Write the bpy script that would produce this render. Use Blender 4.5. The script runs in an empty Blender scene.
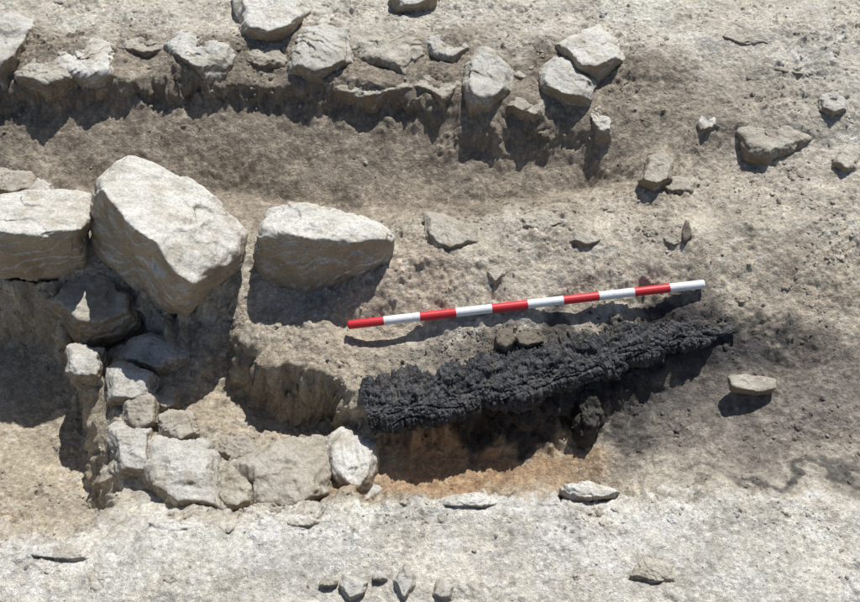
import bpy, bmesh, math, random
import numpy as np
from mathutils import Vector, Matrix
from mathutils.geometry import delaunay_2d_cdt

random.seed(7); rng = np.random.default_rng(7)
scene = bpy.context.scene

# ------------------------------------------------------------------ camera
PITCH = math.radians(52); DIST = 2.56; FOV = math.radians(50)
CAM = np.array([0, -DIST*math.cos(PITCH), DIST*math.sin(PITCH)])
cam_d = bpy.data.cameras.new("camera"); cam = bpy.data.objects.new("camera", cam_d)
scene.collection.objects.link(cam)
cam.location = CAM; cam.rotation_euler = (math.pi/2-PITCH, 0, 0)
cam_d.sensor_width = 36; cam_d.lens = 18/math.tan(FOV/2)
cam_d.clip_start = 0.05; cam_d.clip_end = 500
scene.camera = cam

# site survey: a point digitised on the photograph + its measured height -> world metres
FPX = 430/math.tan(FOV/2)
def G(px, py, z=0.0):
    a = (px-430)/FPX; b = (301-py)/FPX
    r = np.array([a, math.cos(PITCH)+b*math.sin(PITCH), -math.sin(PITCH)+b*math.cos(PITCH)])
    t = (z-CAM[2])/r[2]
    return CAM + t*r

# ------------------------------------------------------------------ noise
_T2 = np.stack([np.cos(np.arange(256)*2*np.pi/256), np.sin(np.arange(256)*2*np.pi/256)], 1)
_g = rng.normal(size=(256,3)); _T3 = _g/np.linalg.norm(_g,axis=1,keepdims=True)
def _h(ix,iy,iz,seed):
    n = (ix.astype(np.int64)*374761393 + iy.astype(np.int64)*668265263 + iz*1274126177 + seed*974634777) & 0xffffffff
    n = ((n ^ (n>>13))*1274126177) & 0xffffffff
    n = ((n ^ (n>>15))*2246822519) & 0xffffffff
    return n ^ (n>>16)
def n2(x,y,s,seed=0):
    x = x/s; y = y/s
    x0=np.floor(x); y0=np.floor(y); fx=x-x0; fy=y-y0
    u=fx*fx*fx*(fx*(fx*6-15)+10); v=fy*fy*fy*(fy*(fy*6-15)+10)
    out=0
    for dx in (0,1):
        for dy in (0,1):
            g=_T2[_h(x0+dx,y0+dy,0,seed)&255]
            d=g[...,0]*(fx-dx)+g[...,1]*(fy-dy)
            out=out+d*(u if dx else 1-u)*(v if dy else 1-v)
    return out*1.5
def fbm2(x,y,s,o=4,seed=0,gain=.5):
    a=1; t=0
    for i in range(o):
        t=t+a*n2(x,y,s,seed+i*17); s/=2.03; a*=gain
    return t
def n3(P,s,seed=0):
    P=P/s; P0=np.floor(P); F=P-P0; U=F*F*F*(F*(F*6-15)+10); out=0
    for dx in (0,1):
        for dy in (0,1):
            for dz in (0,1):
                g=_T3[_h(P0[:,0]+dx,P0[:,1]+dy,(P0[:,2]+dz).astype(np.int64),seed)&255]
                d=g[:,0]*(F[:,0]-dx)+g[:,1]*(F[:,1]-dy)+g[:,2]*(F[:,2]-dz)
                out=out+d*(U[:,0] if dx else 1-U[:,0])*(U[:,1] if dy else 1-U[:,1])*(U[:,2] if dz else 1-U[:,2])
    return out*1.5
def fbm3(P,s,o=4,seed=0,gain=.5):
    a=1;t=0
    for i in range(o):
        t=t+a*n3(P,s,seed+i*13); s/=2.03; a*=gain
    return t
def vor2(x,y,s,seed=0):
    x=x/s;y=y/s;x0=np.floor(x);y0=np.floor(y)
    f1=np.full(x.shape,9.);f2=np.full(x.shape,9.);idr=np.zeros(x.shape)
    for dx in (-1,0,1):
        for dy in (-1,0,1):
            h=_h(x0+dx,y0+dy,0,seed)
            px=x0+dx+(h&1023)/1023.; py=y0+dy+((h>>10)&1023)/1023.
            d=np.hypot(px-x,py-y); r=((h>>20)&1023)/1023.
            c=d<f1
            f2=np.where(c,f1,np.minimum(f2,d)); idr=np.where(c,r,idr); f1=np.where(c,d,f1)
    return f1,f2,idr
def sstep(a,b,x):
    t=np.clip((x-a)/(b-a),0,1); return t*t*(3-2*t)

# ------------------------------------------------------------------ stones (survey table)
L_,G_,D_,S_,E_='LIME','LIMG','DUST','SOOTY','EARTH'
ST=[ # cx,cy,w,h, zmid,ztop,zbase, material, rot, soil mound height
 (12,183,60,26,.02,.06,-.1,D_,0,0),(36,188,36,20,.02,.05,-.1,G_,0,0),
 # wall stones on the back bank
 (6,40,56,64,.12,.155,.02,G_,.2,.025),(44,68,62,36,.10,.12,.02,D_,0,.03),(84,58,92,50,.11,.13,.02,L_,.1,.03),(150,44,60,24,.105,.118,.02,D_,0,.02),
 (202,49,78,56,.115,.145,.02,G_,.1,.035),(262,50,56,34,.10,.118,.02,D_,0,.03),(321,47,70,56,.115,.15,.02,G_,0,.035),(388,44,84,54,.11,.135,.0,D_,0,.035),
 (372,84,92,34,.075,.095,.0,D_,.08,.035),(452,42,52,40,.11,.135,.02,G_,0,.035),(438,82,46,38,.08,.105,.0,D_,.3,.03),
 (528,98,48,34,.07,.095,-.02,D_,.2,.03),(520,70,30,30,.09,.11,.0,D_,0,.03),(600,116,24,44,.05,.08,-.02,G_,-.3,.015),(648,66,70,38,.095,.108,.02,D_,0,.03),
 (412,-4,44,22,.13,.17,.02,G_,0,0),(548,46,36,18,.10,.12,.02,D_,0,.03),
 # right-hand slope
 (740,34,88,26,.122,.138,.05,D_,.1,.014),(828,30,58,34,.13,.148,.05,G_,0,.014),(830,102,36,30,.105,.135,.04,G_,.1,.015),(772,134,92,40,.08,.098,.02,D_,.1,.015),
 (706,121,26,20,.085,.105,.03,G_,.4,.01),(800,66,76,22,.115,.128,.05,D_,.2,.012),
 (672,184,46,16,.04,.055,-.02,D_,.2,.012),(848,160,26,26,.07,.09,.0,D_,.2,.012),
 # ridge
 (540,222,44,26,.032,.052,-.02,D_,0,.015),(497,272,20,18,.026,.034,-.01,D_,0,.01),(672,238,30,16,.04,.055,0,D_,0,.012),
 (686,230,12,22,.05,.07,0,E_,0,.01),(505,340,20,24,-.05,-.028,-.1,E_,0,.0),(528,340,28,16,-.052,-.036,-.1,E_,0,0),(584,238,34,16,.035,.05,0,D_,.2,.012),
 # masonry pile in the pit
 (84,362,50,36,-.15,-.11,-.30,G_,.2,0),(126,384,58,50,-.14,-.10,-.26,G_,.1,0),(142,410,46,44,-.145,-.115,-.28,D_,0,.01),(179,428,46,36,-.15,-.115,-.26,D_,0,.012),
 (130,447,48,62,-.15,-.11,-.30,G_,-.2,0),(186,476,98,76,-.15,-.10,-.30,G_,.05,.02),(286,474,94,86,-.155,-.105,-.30,D_,0,.018),
 (350,460,56,74,-.18,-.13,-.30,L_,.1,.01),(152,354,80,38,-.17,-.14,-.3,G_,0,.005),(234,488,44,58,-.165,-.13,-.32,D_,0,.015),(322,446,40,26,-.19,-.17,-.28,D_,0,.01),
 (150,498,62,32,-.19,-.15,-.34,G_,0,0),(366,490,34,26,-.21,-.19,-.30,G_,0,.01),(92,300,100,80,-.15,-.09,-.36,D_,.3,0),(240,450,50,30,-.175,-.15,-.25,D_,.2,.012),
 (200,446,30,20,-.165,-.14,-.25,G_,0,.01),(166,400,28,24,-.16,-.14,-.25,D_,0,.01),(212,508,64,22,-.17,-.14,-.25,G_,0,.01),(326,500,50,20,-.19,-.165,-.28,D_,0,.01),
 # edge of the foreground bank
 (588,492,60,18,-.015,.012,-.08,L_,.1,.004),(470,500,66,14,.0,.016,-.05,L_,0,.006),(406,584,24,40,.03,.048,.0,G_,.05,.006),(352,586,30,24,.03,.043,.0,G_,0,.006),
 (443,588,24,24,.03,.043,0,G_,.2,.006),(655,572,46,26,.028,.04,-.01,D_,0,.01),(328,582,18,12,.028,.036,0,D_,0,.004),(380,576,16,12,.028,.036,0,G_,0,.004),
 (105,578,46,50,.014,.028,-.03,L_,.1,.01),(180,526,64,14,.0,.014,-.05,L_,0,.006),(60,552,80,18,.005,.018,-.04,L_,.05,.008),
 (745,508,44,12,.008,.018,-.05,D_,0,.006),(300,522,44,12,.0,.014,-.05,L_,0,.006),
]
SP=[([(232,-8),(310,-8),(312,12),(298,28),(268,36),(244,36),(236,14)],.13,.18,.02,L_,.02),
    ([(464,64),(478,44),(492,40),(513,66),(512,92),(490,107),(468,105),(462,84)],.10,.14,.0,G_,.03),
    ([(536,72),(552,56),(574,56),(596,82),(590,101),(566,99),(539,88)],.105,.14,.0,G_,.03),
    ([(556,44),(574,34),(600,24),(623,44),(626,60),(600,73),(578,71)],.13,.17,.04,L_,.02),
    ([(424,212),(440,212),(480,228),(478,242),(450,252),(434,248),(425,236)],.03,.055,-.05,D_,.01),
    ([(638,182),(648,156),(664,148),(674,162),(672,180),(655,190)],.055,.088,-.0,D_,.02),
    ]
mounds=[]
for (cx,cy,w_,h_,zm,zt,zb,mt,ro,mo) in ST:
    if mo>0:
        c=G(cx,cy,zm); mounds.append((c[0],c[1],w_/360*.62+.008,h_/285*.62+.008,mo))
for pl,zm,zt,zb,mt,mo in SP:
    q=np.array([G(a,b_,zm)[:2] for a,b_ in pl]); c=q.mean(0); e_=np.ptp(q,axis=0)/2
    mounds.append((c[0],c[1],e_[0]*1.25,e_[1]*1.25,mo))

# ------------------------------------------------------------------ terrain survey
lines = [
 [(-350,-60,.10),(1200,-60,.12)],
 [(-350,0,.10),(1200,0,.12)],
 [(-300,45,.10),(430,45,.10),(640,40,.12),(860,30,.13),(1150,30,.12)],
 # rim of bank
 [(-300,92,.075),(0,88,.075),(130,82,.08),(250,86,.075),(400,94,.08),(440,100,.07),(560,112,.07),(612,118,.07),(640,90,.09),(720,80,.11),(860,70,.13),(1100,70,.12)],
 [(-300,112,.015),(0,106,.015),(200,104,.01),(400,118,.01),(440,132,.01),(560,138,.015),(620,140,.035)],
 [(690,120,.09),(780,130,.09),(1100,130,.10)],
 [(-300,155,-.055),(0,150,-.05),(200,150,-.055),(400,160,-.06),(540,160,-.045),(620,160,.0),(700,150,.05),(860,140,.07),(1100,140,.08)],
 # trench bottom
 [(-300,190,-.11),(0,188,-.11),(120,190,-.12),(250,192,-.13),(350,210,-.13),(440,211,-.13),(520,198,-.10),(590,184,-.055),(640,178,-.0)],
 # ridge far rim
 [(400,230,.0),(430,226,.01),(480,224,.02),(540,210,.02),(600,200,.02),(650,192,.03),(760,185,.04),(860,175,.06),(1100,170,.06)],
 [(-300,225,-.02),(0,225,-.02),(90,225,-.02),(180,235,-.02),(250,235,-.02),(300,232,-.02),(380,236,-.02)],
 [(400,260,.03),(480,258,.035),(560,240,.04),(640,230,.04),(760,225,.05),(860,215,.06),(1100,210,.06)],
 # rod line
 [(330,312,-.06),(370,312,-.05),(400,300,-.02),(450,300,-.005),(520,290,.0),(600,280,.0),(700,268,.02),(860,255,.04),(1100,250,.05)],
 [(345,330,-.09),(400,335,-.07),(450,334,-.055),(510,318,-.032),(545,312,-.038),(600,304,-.042),(650,294,-.03),(705,290,-.012),(780,290,.0),(860,290,.01),(1100,290,.02)],
 # back of beam
 [(372,372,-.085),(440,352,-.070),(520,338,-.062),(620,312,-.050),(720,316,-.045),(800,325,-.03),(900,330,-.01),(1100,330,.0)],
 # beam bed
 [(372,404,-.10),(440,394,-.10),(510,380,-.10),(570,364,-.095),(640,342,-.08),(700,333,-.065)],
 # front face of the charcoal bed
 [(374,422,-.12),(440,418,-.12),(510,406,-.115),(570,394,-.11),(640,370,-.10),(700,350,-.08)],
 [(378,440,-.20),(440,442,-.205),(510,434,-.20),(570,424,-.19),(615,408,-.175),(650,386,-.15),(700,364,-.11),(730,346,-.08)],
 # floor
 [(380,456,-.225),(480,456,-.23),(560,450,-.225),(600,432,-.205),(650,400,-.165),(720,372,-.11),(790,370,-.08),(900,370,-.04),(1100,370,-.02)],
 [(600,460,-.20),(660,430,-.16),(730,410,-.12),(800,410,-.08),(1000,410,-.04)],
 [(372,502,-.235),(440,498,-.24),(480,498,-.24),(560,498,-.225),(640,485,-.17),(720,465,-.12),(800,460,-.08),(1000,460,-.05)],
 # left pit : wall under boulders
 [(-300,272,-.05),(0,272,-.05),(60,272,-.06),(110,280,-.07),(160,305,-.08),(200,298,-.07),(240,292,-.06),(290,300,-.06),(325,305,-.07)],
 [(-300,300,-.30),(0,302,-.31),(50,308,-.30),(110,325,-.26),(160,334,-.22),(195,325,-.19),(225,320,-.14)],
 # lump left of beam
 [(235,330,-.10),(262,326,-.075),(300,332,-.055),(335,342,-.06),(365,352,-.07)],
 [(240,348,-.09),(272,364,-.075),(305,374,-.075),(338,386,-.08),(362,404,-.095)],
 [(220,376,-.24),(248,396,-.27),(286,412,-.28),(320,424,-.28),(354,440,-.27)],
 # interior of pit
 [(150,372,-.20),(190,378,-.20),(206,394,-.23),(238,418,-.27),(305,440,-.28)],
 # pile core
 [(112,372,-.16),(124,410,-.155),(136,440,-.155),(160,465,-.155),(200,474,-.155),(250,466,-.16),(300,456,-.17),(350,452,-.185)],
 [(104,478,-.19),(150,498,-.185),(200,505,-.19),(260,505,-.19),(330,495,-.20),(368,484,-.21)],
 [(92,385,-.20),(98,420,-.21),(100,455,-.22)],
 # left floor
 [(74,372,-.33),(80,410,-.36),(84,450,-.38),(90,490,-.38),(104,524,-.37)],
 [(-300,345,-.33),(0,345,-.34),(40,350,-.35)],
 [(-300,420,-.33),(0,420,-.33),(40,425,-.355)],
 [(-300,520,-.32),(0,528,-.33),(60,526,-.36)],
 # foreground rim
 [(-300,554,.0),(-60,551,.0),(0,546,.0),(90,540,.0),(180,526,.0),(250,528,.0),(330,514,.0),(400,507,.0),(460,503,.0),(520,504,.0),(600,498,.0),(700,501,.0),(780,498,.01),(860,505,.01),(1150,507,.01)],
 [(-300,585,.02),(430,550,.025),(1150,550,.02)],
 [(-300,640,.03),(1150,640,.03)],
 [(-300,800,.03),(1150,800,.03)],
]
pts=[]
for L in lines:
    W=[G(*p) for p in L]
    for a,b in zip(W[:-1],W[1:]):
        n=max(1,int(np.linalg.norm((b-a)[:2])/.05))
        for i in range(n): pts.append(a+(b-a)*i/n)
    pts.append(W[-1])
for x in np.linspace(-4,4,9):
    pts.append(np.array([x,3.6,.08])); pts.append(np.array([x,-2.2,.03]))
for y in np.linspace(-1.8,3.2,8):
    pts.append(np.array([-4,y,.04])); pts.append(np.array([4,y,.04]))
pts=np.array(pts)
vo,_,fo,ov,_,_=delaunay_2d_cdt([Vector((p[0],p[1])) for p in pts],[],[],0,1e-5)
vz=[pts[o[0]][2] if len(o) else 0 for o in ov]
GX0,GX1,GY0,GY1,RS=-4.,4.,-2.2,3.6,.008
nx=int((GX1-GX0)/RS)+1; ny=int((GY1-GY0)/RS)+1
Z=np.full((ny,nx),.03)
gx=GX0+np.arange(nx)*RS; gy=GY0+np.arange(ny)*RS
for f in fo:
    (ax,ay),(bx,by),(cx,cy)=[(vo[i].x,vo[i].y) for i in f[:3]]; za,zb,zc=[vz[i] for i in f[:3]]
    det=(by-cy)*(ax-cx)+(cx-bx)*(ay-cy)
    if abs(det)<1e-10: continue
    i0=max(0,int((min(ax,bx,cx)-GX0)/RS)); i1=min(nx,int((max(ax,bx,cx)-GX0)/RS)+2)
    j0=max(0,int((min(ay,by,cy)-GY0)/RS)); j1=min(ny,int((max(ay,by,cy)-GY0)/RS)+2)
    X,Y=np.meshgrid(gx[i0:i1],gy[j0:j1])
    l1=((by-cy)*(X-cx)+(cx-bx)*(Y-cy))/det; l2=((cy-ay)*(X-cx)+(ax-cx)*(Y-cy))/det; l3=1-l1-l2
    m=(l1>=-1e-6)&(l2>=-1e-6)&(l3>=-1e-6)
    S=Z[j0:j1,i0:i1]; S[m]=(l1*za+l2*zb+l3*zc)[m]
k=np.array([.25,.5,.25])
for _ in range(3):
    Z=np.apply_along_axis(lambda r:np.convolve(np.pad(r,1,'edge'),k,'valid'),0,Z)
    Z=np.apply_along_axis(lambda r:np.convolve(np.pad(r,1,'edge'),k,'valid'),1,Z)
XX,YY=np.meshgrid(gx,gy); MO=np.zeros_like(Z)
for mx_,my_,ra,rb,mo in mounds:
    i0=max(0,int((mx_-3*ra-GX0)/RS)); i1=int((mx_+3*ra-GX0)/RS); j0=max(0,int((my_-3*rb-GY0)/RS)); j1=int((my_+3*rb-GY0)/RS)
    q=((XX[j0:j1,i0:i1]-mx_)/ra)**2+((YY[j0:j1,i0:i1]-my_)/rb)**2
    MO[j0:j1,i0:i1]=np.maximum(MO[j0:j1,i0:i1],mo*np.exp(-q**1.5*.6))
Z=Z+MO
def base_h(x,y):
    u=np.clip((x-GX0)/RS,0,nx-1.001); v=np.clip((y-GY0)/RS,0,ny-1.001)
    i=u.astype(int); j=v.astype(int); a=u-i; b=v-j
    return (Z[j,i]*(1-a)+Z[j,i+1]*a)*(1-b)+(Z[j+1,i]*(1-a)+Z[j+1,i+1]*a)*b

def splat(x,y,px,py,z,rx,ry,soft=.5,rot=0):
    c=G(px,py,z); dx=x-c[0]; dy=y-c[1]
    cr,sr=math.cos(rot),math.sin(rot)
    a=(dx*cr+dy*sr)/rx; b=(-dx*sr+dy*cr)/ry
    return 1-sstep(1-soft,1+soft,np.hypot(a,b))
def roughness(x,y):
    rough=.4+.8*sstep(-.3,.5,n2(x,y,.22,31))
    sm=np.maximum(splat(x,y,300,165,-.07,1.25,.20,.35),splat(x,y,470,475,-.25,.3,.10,.4))
    sm=np.maximum(sm,.6*splat(x,y,740,400,-.1,.45,.2,.4))
    sm=np.maximum(sm,.5*splat(x,y,430,590,.02,3,.22,.3))
    return rough*(1-.65*sm)
def hfun(x,y):
    wx=x+.022*fbm2(x,y,.12,4,5,.6); wy=y+.022*fbm2(x,y,.12,4,9,.6)
    h=base_h(wx,wy)
    h=h+.018*fbm2(x,y,.30,2,21)
    rough=roughness(x,y)
    P=np.stack([x,y,h],1)
    h=h+rough*.012*fbm3(P,.09,4,41,.52)
    b=1-np.abs(fbm3(P,.08,3,51,.5))*2.6
    h=h-rough*.004*np.clip(b,0,1)**3
    f1,f2,idr=vor2(x+.008*n2(x,y,.02,3),y+.008*n2(x,y,.02,4),.026,61)
    h=h+rough*.008*np.clip((.62-f1)*3,0,1)*(idr>.72)*idr
    f1,f2,idr=vor2(x+.003*n2(x,y,.01,5),y+.003*n2(x,y,.01,6),.013,62)
    h=h+(.2+rough)*.0034*np.clip((.6-f1)*3.5,0,1)*(idr>.55)*idr
    h=h+(.4+rough)*.0014*fbm3(P,.012,2,71,.8)
    far=sstep(3,8,np.hypot(x,y))
    return h*(1-far)+far*(.03+.25*fbm2(x,y,6.,3,81))

PALE=np.array([.565,.535,.47]); SAND=np.array([.495,.452,.378]); BROWN=np.array([.268,.233,.188])
ORNG=np.array([.39,.265,.165]); SOOT=np.array([.135,.122,.107]); CHAR=np.array([.030,.029,.030]); WHITE=np.array([.66,.645,.59])
def colfun(x,y):
    C=np.tile(SAND,(x.shape[0],1))
    wx=x+.09*fbm2(x,y,.2,4,105,.6); wy=y+.09*fbm2(x,y,.2,4,109,.6)
    def mix(m,c):
        nonlocal C
        m=np.clip(m,0,1)[:,None]; C=C*(1-m)+c*m
    S=lambda *a,**k: splat(wx,wy,*a,**k)
    mix(.6*S(700,10,.1,1.4,.5),PALE); mix(.5*S(100,20,.1,1.0,.3),PALE)
    mix(.7*S(770,110,.1,.5,.35),PALE*.97)
    mix(.97*S(230,145,-.05,1.75,.38,soft=.25),BROWN)
    mix(.6*S(500,125,.0,.35,.08),BROWN*.85)  # darker brown painted in for the shade below the bank stones
    mix(.45*S(300,205,-.12,.6,.08),BROWN*1.45)
    mix(.75*S(570,168,-.05,.40,.17),BROWN*1.2)
    mix(.5*S(700,190,.03,.45,.13),BROWN*1.5)
    mix(.3*S(650,255,.03,.5,.13),BROWN*1.6)
    mix(.4*S(410,290,-.02,.16,.12),np.array([.45,.335,.25]))
    mix(.75*S(830,330,.0,.5,.25),BROWN*1.45)
    mix(.8*S(300,345,-.08,.35,.13),BROWN*1.7)
    mix(.85*S(30,430,-.33,.5,.33),np.array([.43,.375,.29]))
    mix(.8*S(240,420,-.27,.4,.15),np.array([.40,.345,.265]))
    mix(.7*S(230,470,-.2,.4,.12),np.array([.48,.445,.375]))
    mix(.9*S(470,478,-.25,.38,.12,soft=.3),np.array([.38,.30,.215]))
    mix(.9*S(475,472,-.23,.28,.06),ORNG)
    mix(.95*S(725,390,-.1,.42,.19,soft=.35),SOOT*1.25)
    mix(.7*S(840,440,-.07,.45,.2),SOOT*1.8)
    mix(.8*S(560,343,-.08,.48,.05,rot=.16),SOOT*1.2)
    mix(.9*S(650,340,-.08,.27,.065,rot=.1),CHAR*1.9)
    mix(.8*S(735,340,-.06,.12,.045),CHAR*2.5)
    mix(.96*S(520,412,-.18,.38,.085,rot=.14,soft=.3),CHAR*1.5)  # charred slope, blackened further to paint in the shade below the beam
    mix(.6*S(660,400,-.14,.16,.07,rot=.3),CHAR*2.5)
    mix(.7*S(790,478,-.06,.2,.022),CHAR*2)
    fe=np.array([G(px,py,0)[:2] for px,py in [(-300,554),(0,546),(180,526),(330,514),(460,503),(600,498),(700,501),(860,505),(1150,507)]])
    ye=np.interp(wx,fe[:,0],fe[:,1])
    mix(sstep(.02,-.03,y-ye+.03*n2(x,y,.1,7)),PALE)
    mix(.7*S(130,550,0,.55,.07),WHITE); mix(.7*S(560,508,0,.8,.05),WHITE); mix(.4*S(800,580,0.02,.5,.1),WHITE*.95)
    lum=C.mean(1,keepdims=True)
    pm=.4*sstep(.05,.6,fbm2(x,y,.22,4,203,.6))[:,None]*(lum>.2)
    C=C*(1-pm)+pm*np.clip(C*1.35,0,.64)
    v=1+.22*fbm2(x,y,.12,4,211,.6)+.20*fbm2(x,y,.02,3,221,.7)
    f1,f2,idr=vor2(x+.003*n2(x,y,.01,5),y+.003*n2(x,y,.01,6),.013,62)
    v=v*(1+.35*(idr-.4)*(f1<.5))
    C=C*np.clip(v,.5,1.55)[:,None]
    fl=sstep(.26,.45,n2(x,y,.028,231)+.3*n2(x,y,.4,233))[:,None]
    C=C*(1-.3*fl)+.3*fl*np.clip(C*1.8,0,.66)
    return np.clip(C,.01,.74)

# ------------------------------------------------------------------ mesh helpers
def mesh_from(name,V,F,mats,cols=None,smooth=True,matidx=None):
    me=bpy.data.meshes.new(name); F=np.asarray(F); n=F.shape[1]
    me.vertices.add(len(V)); me.vertices.foreach_set("co",np.asarray(V,dtype=np.float32).ravel())
    me.loops.add(F.size); me.loops.foreach_set("vertex_index",F.ravel().astype(np.int32))
    me.polygons.add(len(F)); me.polygons.foreach_set("loop_start",(np.arange(len(F))*n).astype(np.int32))
    me.polygons.foreach_set("use_smooth",np.full(len(F),smooth))
    if matidx is not None: me.polygons.foreach_set("material_index",np.asarray(matidx,dtype=np.int32))
    me.update(calc_edges=True)
    if cols is not None:
        a=me.color_attributes.new("soil",'FLOAT_COLOR','POINT')
        a.data.foreach_set("color",np.hstack([cols,np.ones((len(cols),1))]).astype(np.float32).ravel())
    for m in (mats if isinstance(mats,list) else [mats]): me.materials.append(m)
    ob=bpy.data.objects.new(name,me); scene.collection.objects.link(ob)
    return ob

# ------------------------------------------------------------------ materials
def newmat(name):
    m=bpy.data.materials.new(name); m.use_nodes=True; nt=m.node_tree
    b=nt.nodes["Principled BSDF"]; b.inputs["Roughness"].default_value=.95
    b.inputs["Specular IOR Level"].default_value=.15
    return m,nt,b
def N(nt,t,**k):
    n=nt.nodes.new(t)
    for a,v in k.items():
        if a in n.inputs: n.inputs[a].default_value=v
        else: setattr(n,a,v)
    return n
def noise(nt,scale,detail=6,rough=.6):
    tc=N(nt,"ShaderNodeNewGeometry"); n=N(nt,"ShaderNodeTexNoise"); n.inputs["Scale"].default_value=scale
    n.inputs["Detail"].default_value=detail; n.inputs["Roughness"].default_value=rough
    nt.links.new(tc.outputs["Position"],n.inputs["Vector"]); return n
def ramp(nt,src,a,b,ca,cb):
    r=N(nt,"ShaderNodeValToRGB"); r.color_ramp.elements[0].position=a; r.color_ramp.elements[1].position=b
    r.color_ramp.elements[0].color=(*ca,1); r.color_ramp.elements[1].color=(*cb,1)
    nt.links.new(src,r.inputs[0]); return r
def mul(nt,a,b,typ='MULTIPLY',fac=1.0):
    m=N(nt,"ShaderNodeMix",data_type='RGBA',blend_type=typ); m.inputs[0].default_value=fac
    nt.links.new(a,m.inputs[6]); nt.links.new(b,m.inputs[7]); return m
def bump(nt,bsdf,specs):
    prev=None
    for sc,dist,det in specs:
        n=noise(nt,sc,det,.65); bp=N(nt,"ShaderNodeBump"); bp.inputs["Strength"].default_value=1.0
        bp.inputs["Distance"].default_value=dist; nt.links.new(n.outputs["Fac"],bp.inputs["Height"])
        if prev: nt.links.new(prev.outputs[0],bp.inputs["Normal"])
        prev=bp
    nt.links.new(prev.outputs[0],bsdf.inputs["Normal"])

def soilmat(name):
    m,nt,b=newmat(name)
    at=N(nt,"ShaderNodeAttribute",attribute_name="soil")
    r1=ramp(nt,noise(nt,110,5,.75).outputs["Fac"],.3,.7,(.64,.62,.60),(1.30,1.29,1.27))
    r2=ramp(nt,noise(nt,480,2,.7).outputs["Fac"],.32,.68,(.68,.67,.66),(1.26,1.26,1.26))
    c=mul(nt,mul(nt,at.outputs["Color"],r1.outputs[0]).outputs[2],r2.outputs[0])
    nt.links.new(c.outputs[2],b.inputs["Base Color"])
    bump(nt,b,[(150,.008,6)])
    return m
SOIL=soilmat("excavated_soil"); GRAV=soilmat("gravel_stone")

def stonemat(name,c1,c2,c3,dirt=.5,flank=(.62,.53,.44)):
    m,nt,b=newmat(name)
    r1=ramp(nt,noise(nt,7,6,.65).outputs["Fac"],.38,.62,c1,c2)
    rm=ramp(nt,noise(nt,13,6,.7).outputs["Fac"],.48,.64,(0,0,0),(dirt,)*3)
    mx=N(nt,"ShaderNodeMix",data_type='RGBA'); nt.links.new(rm.outputs[0],mx.inputs[0])
    nt.links.new(r1.outputs[0],mx.inputs[6]); mx.inputs[7].default_value=(*c3,1)
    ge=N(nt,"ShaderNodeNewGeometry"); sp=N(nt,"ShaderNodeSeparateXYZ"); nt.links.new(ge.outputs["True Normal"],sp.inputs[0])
    fl=ramp(nt,sp.outputs["Z"],.15,.65,flank,(1,1,1))  # dirt-brown tint on steep faces, also painting shade onto the stone fronts
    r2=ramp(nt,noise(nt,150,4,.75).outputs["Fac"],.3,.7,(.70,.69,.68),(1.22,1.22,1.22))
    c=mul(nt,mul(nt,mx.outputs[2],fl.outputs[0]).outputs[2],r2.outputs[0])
    nt.links.new(c.outputs[2],b.inputs["Base Color"])
    bump(nt,b,[(30,.014,9)])
    return m
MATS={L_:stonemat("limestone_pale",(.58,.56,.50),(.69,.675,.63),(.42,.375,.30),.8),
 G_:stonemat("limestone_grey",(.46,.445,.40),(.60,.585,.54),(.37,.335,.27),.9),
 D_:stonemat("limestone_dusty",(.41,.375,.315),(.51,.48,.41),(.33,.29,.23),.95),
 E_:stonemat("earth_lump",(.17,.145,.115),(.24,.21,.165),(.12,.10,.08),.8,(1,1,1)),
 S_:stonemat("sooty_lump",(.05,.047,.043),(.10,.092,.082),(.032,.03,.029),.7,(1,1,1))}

# ------------------------------------------------------------------ ground
def axis(a,b,step,lim):
    c=list(np.arange(a,b+step/2,step)); s=step; lo=[];hi=[]
    v=a
    while v>-lim: s*=1.25; v-=s; lo.append(v)
    s=step; v=c[-1]
    while v<lim: s*=1.25; v+=s; hi.append(v)
    return np.array(lo[::-1]+c+hi)
ax=axis(-1.72,1.72,.0034,150); ay=axis(-.95,1.58,.0034,150)
X,Y=np.meshgrid(ax,ay); xf=X.ravel(); yf=Y.ravel()
H=hfun(xf,yf); Cc=colfun(xf,yf)
w=len(ax); hgt=len(ay)
e=.02
gxx=(base_h(xf+e,yf)-base_h(xf-e,yf))/(2*e); gyy=(base_h(xf,yf+e)-base_h(xf,yf-e))/(2*e)
gl=np.hypot(gxx,gyy); st=sstep(.6,1.6,gl)
P3=np.stack([xf,yf,H],1); dd=(.024*fbm3(P3,.06,4,91,.6))*st
Xd=xf-gxx/np.maximum(gl,1e-3)*dd; Yd=yf-gyy/np.maximum(gl,1e-3)*dd
idx=np.arange(w*hgt).reshape(hgt,w)
F=np.stack([idx[:-1,:-1],idx[:-1,1:],idx[1:,1:],idx[1:,:-1]],-1).reshape(-1,4)
mesh_from("excavation_ground",np.stack([Xd,Yd,H],1),F,SOIL,Cc)

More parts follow.
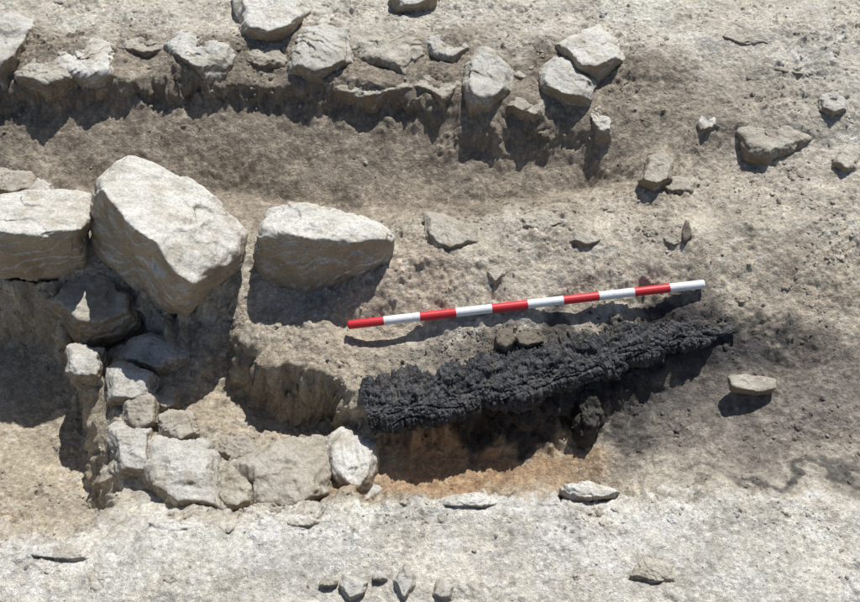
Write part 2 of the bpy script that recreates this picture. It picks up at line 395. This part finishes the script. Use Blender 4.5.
# ------------------------------------------------------------------ rocks
_ico={}
def ico(n):
    if n not in _ico:
        bm=bmesh.new(); bmesh.ops.create_icosphere(bm,subdivisions=n,radius=1)
        V=np.array([v.co[:] for v in bm.verts]); F=np.array([[v.index for v in f.verts] for f in bm.faces]); bm.free()
        V/=np.linalg.norm(V,axis=1,keepdims=True); _ico[n]=(V,F)
    return _ico[n]
def hull_planes(P):
    bm=bmesh.new()
    for p in P: bm.verts.new(p)
    bmesh.ops.convex_hull(bm,input=list(bm.verts)); bm.normal_update()
    c=P.mean(0); pl=[]
    for f in sorted(bm.faces,key=lambda f:-f.calc_area()):
        n=np.array(f.normal[:]); h=float(n@(np.array(f.verts[0].co[:])-c))
        if h<0: n=-n;h=-h
        if h<1e-4: continue
        if any(n@m>.985 for m,_ in pl): continue
        pl.append((n,h))
    bm.free(); return c,pl
def rock_geo(P,sub,p=45,seed=0,amp=.035,chips=7,cut=(.84,.96),warp=.06):
    P=np.asarray(P,float); r=np.random.default_rng(seed)
    c,pl=hull_planes(P); Q=P-c
    for _ in range(chips):
        n=r.normal(size=3); n/=np.linalg.norm(n); s=(Q@n).max(); pl.append((n,s*r.uniform(*cut)))
    Nn=np.array([a for a,_ in pl]); Hh=np.array([b for _,b in pl])
    D,F=ico(sub)
    size=np.ptp(P,axis=0).max()
    Dw=D+warp*np.stack([fbm3(D+seed,.5,3,seed+k_) for k_ in (1,2,3)],1); Dw/=np.linalg.norm(Dw,axis=1,keepdims=True)
    q=np.clip(Dw@Nn.T/Hh,0,None); rad=(q**p).sum(1)**(-1/p)
    V=D*rad[:,None]
    W=V+seed*3.17
    d=size*amp*fbm3(W,size*.4,6,seed,.52)
    bd=r.normal(size=3); bd/=np.linalg.norm(bd)
    t=(W@bd)/(size*.11)+1.6*fbm3(W,size*.4,3,seed+5); fr=t-np.floor(t)
    d+=size*amp*.35*(sstep(0,.18,fr)-fr)
    pt=n3(W,size*.2,seed+9); d-=size*amp*.5*sstep(.25,.4,pt)
    V=V+D*d[:,None]
    return V+c,F
def rock(name,P,mat,sub=6,**k):
    V,F=rock_geo(P,sub,**k)
    return mesh_from(name,V,F,MATS[mat])
def outline(poly,zm,zt,zb,st=.62,sb=.92):
    poly=np.array(poly,float); c=poly.mean(0)
    mid=[G(p[0],p[1],zm) for p in poly]
    top=[G(*(c+(p-c)*st),zt) for p in poly]
    mc=np.mean(mid,0)
    bot=[np.array([*(mc+(m-mc)*sb)[:2],zb]) for m in mid]
    return np.array(mid+top+bot)
def blob(cx,cy,w,h,seed,n=6,rot=0):
    r=np.random.default_rng(seed); o=[]
    for i in range(n):
        a=2*math.pi*(i+r.uniform(-.38,.38))/n+.4; k=r.uniform(.86,1.28)
        x=math.cos(a)*w/2*k; y=math.sin(a)*h/2*k
        o.append((cx+x*math.cos(rot)-y*math.sin(rot),cy+x*math.sin(rot)+y*math.cos(rot)))
    return o

rock("boulder",[G(*p) for p in [(98,176,.19),(126,160,.19),(168,172,.16),(226,206,.11),(250,232,.07),(244,258,.03),
      (88,206,.12),(103,188,.25),(144,238,.25),(186,290,.15),(96,250,-.03),(130,288,-.09),(164,317,-.13),(182,321,-.11),(205,298,-.04),
      (110,215,-.14),(225,250,-.12)]],L_,7,p=60,seed=3,amp=.036,chips=3,cut=(.96,.99),warp=.08)
rock("boulder",[G(*p) for p in [(-70,200,.10),(0,194,.11),(60,190,.11),(90,188,.10),(96,212,.10),(92,242,.02),(82,272,-.08),(25,284,-.10),(-60,285,-.10),
      (-70,230,.14),(40,234,.155),(84,228,.13),(0,225,-.1),(80,235,-.1)]],L_,7,p=24,seed=8,amp=.034,chips=5,cut=(.94,.99),warp=.08)
rock("boulder",[G(*p) for p in [(262,208,.12),(284,199,.13),(330,208,.13),(388,221,.12),(399,234,.10),(386,241,.13),(300,238,.165),(262,232,.14),
      (252,252,.02),(262,280,-.06),(290,300,-.10),(335,298,-.10),(376,280,-.07),(397,258,.0),(280,250,-.10),(380,250,-.10)]],L_,7,p=20,seed=12,amp=.036,chips=5,cut=(.93,.99),warp=.09)
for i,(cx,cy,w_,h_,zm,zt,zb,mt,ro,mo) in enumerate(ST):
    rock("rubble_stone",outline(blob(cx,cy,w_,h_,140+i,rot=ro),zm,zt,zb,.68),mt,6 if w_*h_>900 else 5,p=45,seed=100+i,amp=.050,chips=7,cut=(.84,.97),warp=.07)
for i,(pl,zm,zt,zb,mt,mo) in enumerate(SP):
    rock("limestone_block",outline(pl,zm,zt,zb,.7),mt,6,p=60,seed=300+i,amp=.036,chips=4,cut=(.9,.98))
rock("flat_stone",outline([(727,376),(745,374),(776,379),(778,388),(760,392),(730,388)],-.055,-.048,-.08,.9),D_,5,p=40,seed=77,amp=.03,chips=4,cut=(.9,.98))
rock("charred_wood_stub",[G(*p) for p in [(576,396,-.12),(598,390,-.12),(602,420,-.16),(596,446,-.22),(582,450,-.22),(572,430,-.2),(588,400,-.25),(590,430,-.12)]],S_,6,p=12,seed=55,amp=.14,warp=.2)

# ------------------------------------------------------------------ gravel / clods
def scatter(name,n,size_fn,dens_fn,col_fn,mat,sub,seed,sink=.15,region=((-1.7,1.7),(-.95,1.55)),amp=.05):
    r=np.random.default_rng(seed)
    x=r.uniform(*region[0],n*4); y=r.uniform(*region[1],n*4)
    keep=r.uniform(size=n*4)<dens_fn(x,y); x=x[keep][:n]; y=y[keep][:n]; n=len(x)
    s=size_fn(r,n); z=hfun(x,y)
    base=col_fn(r,x,y)
    tem=[]
    for t in range(18):
        P=r.normal(size=(12,3)); P/=np.linalg.norm(P,axis=1,keepdims=True); P*=np.array([1,r.uniform(.55,.95),r.uniform(.4,.8)])
        V,F=rock_geo(P,sub,p=40,seed=t+seed,amp=amp,chips=4,cut=(.75,.95)); tem.append((V-V.mean(0),F))
    VV=[];FF=[];CC=[];off=0
    for i in range(n):
        V,F=tem[i%18]
        q=Matrix.Rotation(r.uniform(0,6.28),3,'Z')@Matrix.Rotation(r.normal()*.4,3,'X')
        W=(V*s[i])@np.array(q).T+np.array([x[i],y[i],z[i]+s[i]*sink])
        VV.append(W);FF.append(F+off);off+=len(V);CC.append(np.tile(base[i],(len(V),1)))
    return mesh_from(name,np.vstack(VV),np.vstack(FF),mat,np.vstack(CC),smooth=False)
def dens(x,y):
    d=.2+.8*sstep(-.1,.45,fbm2(x,y,.25,3,401))
    d=d*(1-.85*splat(x,y,280,165,-.07,1.25,.22,.3))
    d=d*(1-.7*splat(x,y,470,475,-.25,.3,.1,.3))
    d=d*(1-.5*splat(x,y,430,600,.02,3,.16,.3))
    return np.clip(d,0,1)
def gcol(r,x,y):
    b=colfun(x,y); k=r.uniform(0,1,(len(x),1))**2*.8
    soot=(b.mean(1,keepdims=True)<.16)
    k=np.where(soot,k*.3,k)
    return np.clip((b*(1-k)+np.array([.60,.58,.52])*k)*r.uniform(.85,1.12,(len(x),1)),.01,.72)
def ccol(r,x,y): return np.clip(colfun(x,y)*r.uniform(.88,1.08,(len(x),1)),.01,.72)
scatter("gravel",11000,lambda r,n:.0014+.0016*r.pareto(2.2,n).clip(0,5),dens,gcol,GRAV,2,11)
scatter("soil_clods",5000,lambda r,n:.004+.0035*r.pareto(2.2,n).clip(0,4),lambda x,y:dens(x,y)**1.5,ccol,GRAV,3,14,sink=-.2,amp=.12)
scatter("rubble",150,lambda r,n:.009+.004*r.pareto(2.0,n).clip(0,3),lambda x,y:dens(x,y)*(1-.85*splat(x,y,700,330,0,.6,.3,.4))*(1-.6*splat(x,y,760,60,.1,.5,.4)),gcol,GRAV,4,12,sink=-.15)
def rdens(x,y):
    return np.clip(splat(x,y,520,240,.02,.42,.07,.5,.1)+.6*splat(x,y,330,60,.1,1.3,.08,.5)+.7*splat(x,y,230,480,-.18,.4,.1,.5)+.6*splat(x,y,520,505,0,1.,.04,.6)+.12*splat(x,y,760,60,.12,.5,.3,.5),0,1)
scatter("limestone_rubble",400,lambda r,n:.006+.006*r.pareto(2.2,n).clip(0,2.5),rdens,
   lambda r,x,y:np.clip(np.array([.51,.475,.405])*r.uniform(.75,1.2,(len(x),1)),.01,.7),GRAV,4,19,sink=-.15,amp=.09)
def cdens(x,y):
    return np.clip(splat(x,y,560,343,-.08,.5,.05,.5,.16)*.5+splat(x,y,520,420,-.2,.34,.05,.4,.12)*1.,0,1)
scatter("charcoal_fragments",3600,lambda r,n:.002+.0022*r.pareto(2.2,n).clip(0,4),cdens,
        lambda r,x,y:np.tile([.032,.031,.032],(len(x),1))*r.uniform(.6,3.,(len(x),1)),GRAV,2,13,sink=-.2,region=((-.3,1.4),(-.5,.25)))

# ------------------------------------------------------------------ charred beam
bm_mat,nt,b=newmat("charred_wood")
r1=ramp(nt,noise(nt,60,7,.78).outputs["Fac"],.42,.68,(.013,.013,.015),(.17,.172,.178))
r2=ramp(nt,noise(nt,13,6,.8).outputs["Fac"],.52,.66,(0,0,0),(.75,)*3)
mx=N(nt,"ShaderNodeMix",data_type='RGBA'); nt.links.new(r2.outputs[0],mx.inputs[0]); nt.links.new(r1.outputs[0],mx.inputs[6]); mx.inputs[7].default_value=(.15,.135,.115,1)
nt.links.new(mx.outputs[2],b.inputs["Base Color"]); b.inputs["Roughness"].default_value=.68; b.inputs["Specular IOR Level"].default_value=.4
bump(nt,b,[(120,.008,6)])
path=[(364,412,-.11,.055,.035),(382,407,-.105,.084,.042),(440,393,-.10,.088,.044),(510,378,-.097,.082,.042),(570,363,-.092,.076,.038),(640,342,-.08,.070,.034),(700,332,-.068,.042,.022),(738,328,-.062,.014,.008)]
PW=np.array([G(p[0],p[1],p[2]+.02) for p in path]); PR=np.array([p[3:] for p in path])
L=np.r_[0,np.cumsum(np.linalg.norm(np.diff(PW,axis=0),axis=1))]
ns,nth=900,300
s=np.linspace(0,L[-1],ns); th=np.linspace(0,2*np.pi,nth,endpoint=False)
def smoothi(v):
    o=np.interp(s,L,v); kk=np.hanning(61); kk/=kk.sum(); return np.convolve(np.pad(o,30,'edge'),kk,'valid')
cx,cy,cz=[smoothi(PW[:,i]) for i in range(3)]; rw=smoothi(PR[:,0]); rh=smoothi(PR[:,1])
T=np.stack([np.gradient(cx),np.gradient(cy),np.gradient(cz)],1); T/=np.linalg.norm(T,axis=1,keepdims=True)
Sd=np.cross(T,[0,0,1]); Sd/=np.linalg.norm(Sd,axis=1,keepdims=True); Up=np.cross(Sd,T)
SS,TT=np.meshgrid(s,th,indexing='ij')
ca,sa=np.cos(TT),np.sin(TT); e=.7
ux=np.sign(ca)*np.abs(ca)**e; uz=np.sign(sa)*np.abs(sa)**e
wob=.16*fbm2(s,s*0,.12,5,600,.72)
wob2=.20*fbm2(s,s*0+3,.09,5,610,.78)
edge=np.where(ca>0,wob[:,None],wob2[:,None])*1.6
P0=np.stack([cx,cy,cz],1)[:,None,:]+Sd[:,None,:]*(ux*(1+edge)*rw[:,None])[...,None]+Up[:,None,:]*(uz*rh[:,None])[...,None]
PF=P0.reshape(-1,3)
along=(PF@T.mean(0)); across=PF@Sd.mean(0); vert=PF@Up.mean(0)
q1=across*.8+vert*.8
f1,f2,idr=vor2(along/1.5+.004*n2(along,across,.012,2),q1+.005*n2(along,across,.02,3),.010,500)
crack=np.clip(1-(f2-f1)/.25,0,1)
Pa=np.stack([along*.3,across,vert],1)
disp=-.0055*crack+.006*(idr-.5)
disp+=.009*fbm3(Pa,.05,5,521,.62)-.008*np.clip(1-np.abs(n3(Pa,.03,511))*6,0,1)
disp+=.012*fbm3(PF,.10,3,531,.55)
hole=sstep(.28,.42,n3(PF,.07,577)); disp-=.014*hole
disp=(disp.reshape(SS.shape)*np.clip(rw/.05,.3,1)[:,None])
rad=Sd[:,None,:]*ca[...,None]*.8+Up[:,None,:]*sa[...,None]
Pm=P0+rad*disp[...,None]
V=Pm.reshape(-1,3)
I=np.arange(ns*nth).reshape(ns,nth); J=np.roll(I,-1,1)
F=np.stack([I[:-1],I[1:],J[1:],J[:-1]],-1).reshape(-1,4)
V=np.vstack([V,Pm[0].mean(0),Pm[-1].mean(0)]); a=len(V)-2
ends=np.vstack([np.stack([np.full(nth,a),I[0],J[0]],1),np.stack([np.full(nth,a+1),J[-1],I[-1]],1)])
bmo=mesh_from("charred_wood_beam",V,F,bm_mat)
bmx=bmesh.new(); bmx.from_mesh(bmo.data); bmx.verts.ensure_lookup_table()
for q in ends:
    try: bmx.faces.new([bmx.verts[int(v)] for v in q])
    except ValueError: pass
bmesh.ops.recalc_face_normals(bmx,faces=bmx.faces); bmx.to_mesh(bmo.data); bmx.free()

# ------------------------------------------------------------------ ranging rod
def paint(name,col):
    m,nt,b=newmat(name); b.inputs["Roughness"].default_value=.45; b.inputs["Specular IOR Level"].default_value=.4
    r=ramp(nt,noise(nt,60,8,.75).outputs["Fac"],.50,.72,col,tuple(c*.62+.05 for c in col))
    nt.links.new(r.outputs[0],b.inputs["Base Color"]); return m
RED=paint("red_paint",(.62,.03,.04)); WHT=paint("white_paint",(.80,.81,.82))
A=G(347.5,325,-.022); B=G(704.5,284,.014); D=B-A; LEN=np.linalg.norm(D); D/=LEN
s1=np.cross(D,[0,0,1]); s1/=np.linalg.norm(s1); s2=np.cross(s1,D)
R=.0125; V=[];F=[];MI=[];prof=[(0,.55*R,0),(.0025,.93*R,0)]
for i in range(10):
    prof+= [(LEN*(i+.0)/10+(.006 if i==0 else .0),R,i%2),(LEN*(i+1)/10-(.0008 if i<9 else .006),R,i%2)]
prof+=[(LEN-.002,.93*R,1),(LEN,.5*R,1)]
M=40
for t,r_,mi in prof:
    for j in range(M):
        an=2*math.pi*j/M; V.append(A+D*t+s1*math.cos(an)*r_+s2*math.sin(an)*r_)
for i in range(len(prof)-1):
    for j in range(M):
        F.append([i*M+j,i*M+(j+1)%M,(i+1)*M+(j+1)%M,(i+1)*M+j]); MI.append(prof[i][2] if i>1 else 0)
rod=mesh_from("ranging_rod",np.array(V),np.array(F),[RED,WHT],matidx=MI)
bmx=bmesh.new(); bmx.from_mesh(rod.data); bmx.verts.ensure_lookup_table()
f=bmx.faces.new([bmx.verts[j] for j in range(M)]); f.material_index=0
f=bmx.faces.new([bmx.verts[(len(prof)-1)*M+j] for j in range(M)]); f.material_index=1
bmesh.ops.recalc_face_normals(bmx,faces=bmx.faces); bmx.to_mesh(rod.data); bmx.free()

# ------------------------------------------------------------------ light
EL=math.radians(57); AZ=math.radians(22)
sd=Vector((math.sin(AZ)*math.cos(EL),math.cos(AZ)*math.cos(EL),math.sin(EL)))
ld=bpy.data.lights.new("sun",'SUN'); ld.energy=5.0; ld.angle=math.radians(.5); ld.color=(1,.98,.94)
lo=bpy.data.objects.new("sun",ld); scene.collection.objects.link(lo); lo.rotation_euler=sd.to_track_quat('Z','Y').to_euler(); lo.location=(3,5,6)
wd=bpy.data.worlds.new("World"); scene.world=wd; wd.use_nodes=True; nt=wd.node_tree
sk=nt.nodes.new("ShaderNodeTexSky"); sk.sky_type='NISHITA'; sk.sun_disc=False; sk.sun_elevation=EL; sk.sun_rotation=AZ
bg=nt.nodes["Background"]; bg.inputs["Strength"].default_value=.075; nt.links.new(sk.outputs[0],bg.inputs[0])
scene.view_settings.view_transform='Standard'; scene.view_settings.look='None'; scene.view_settings.exposure=0
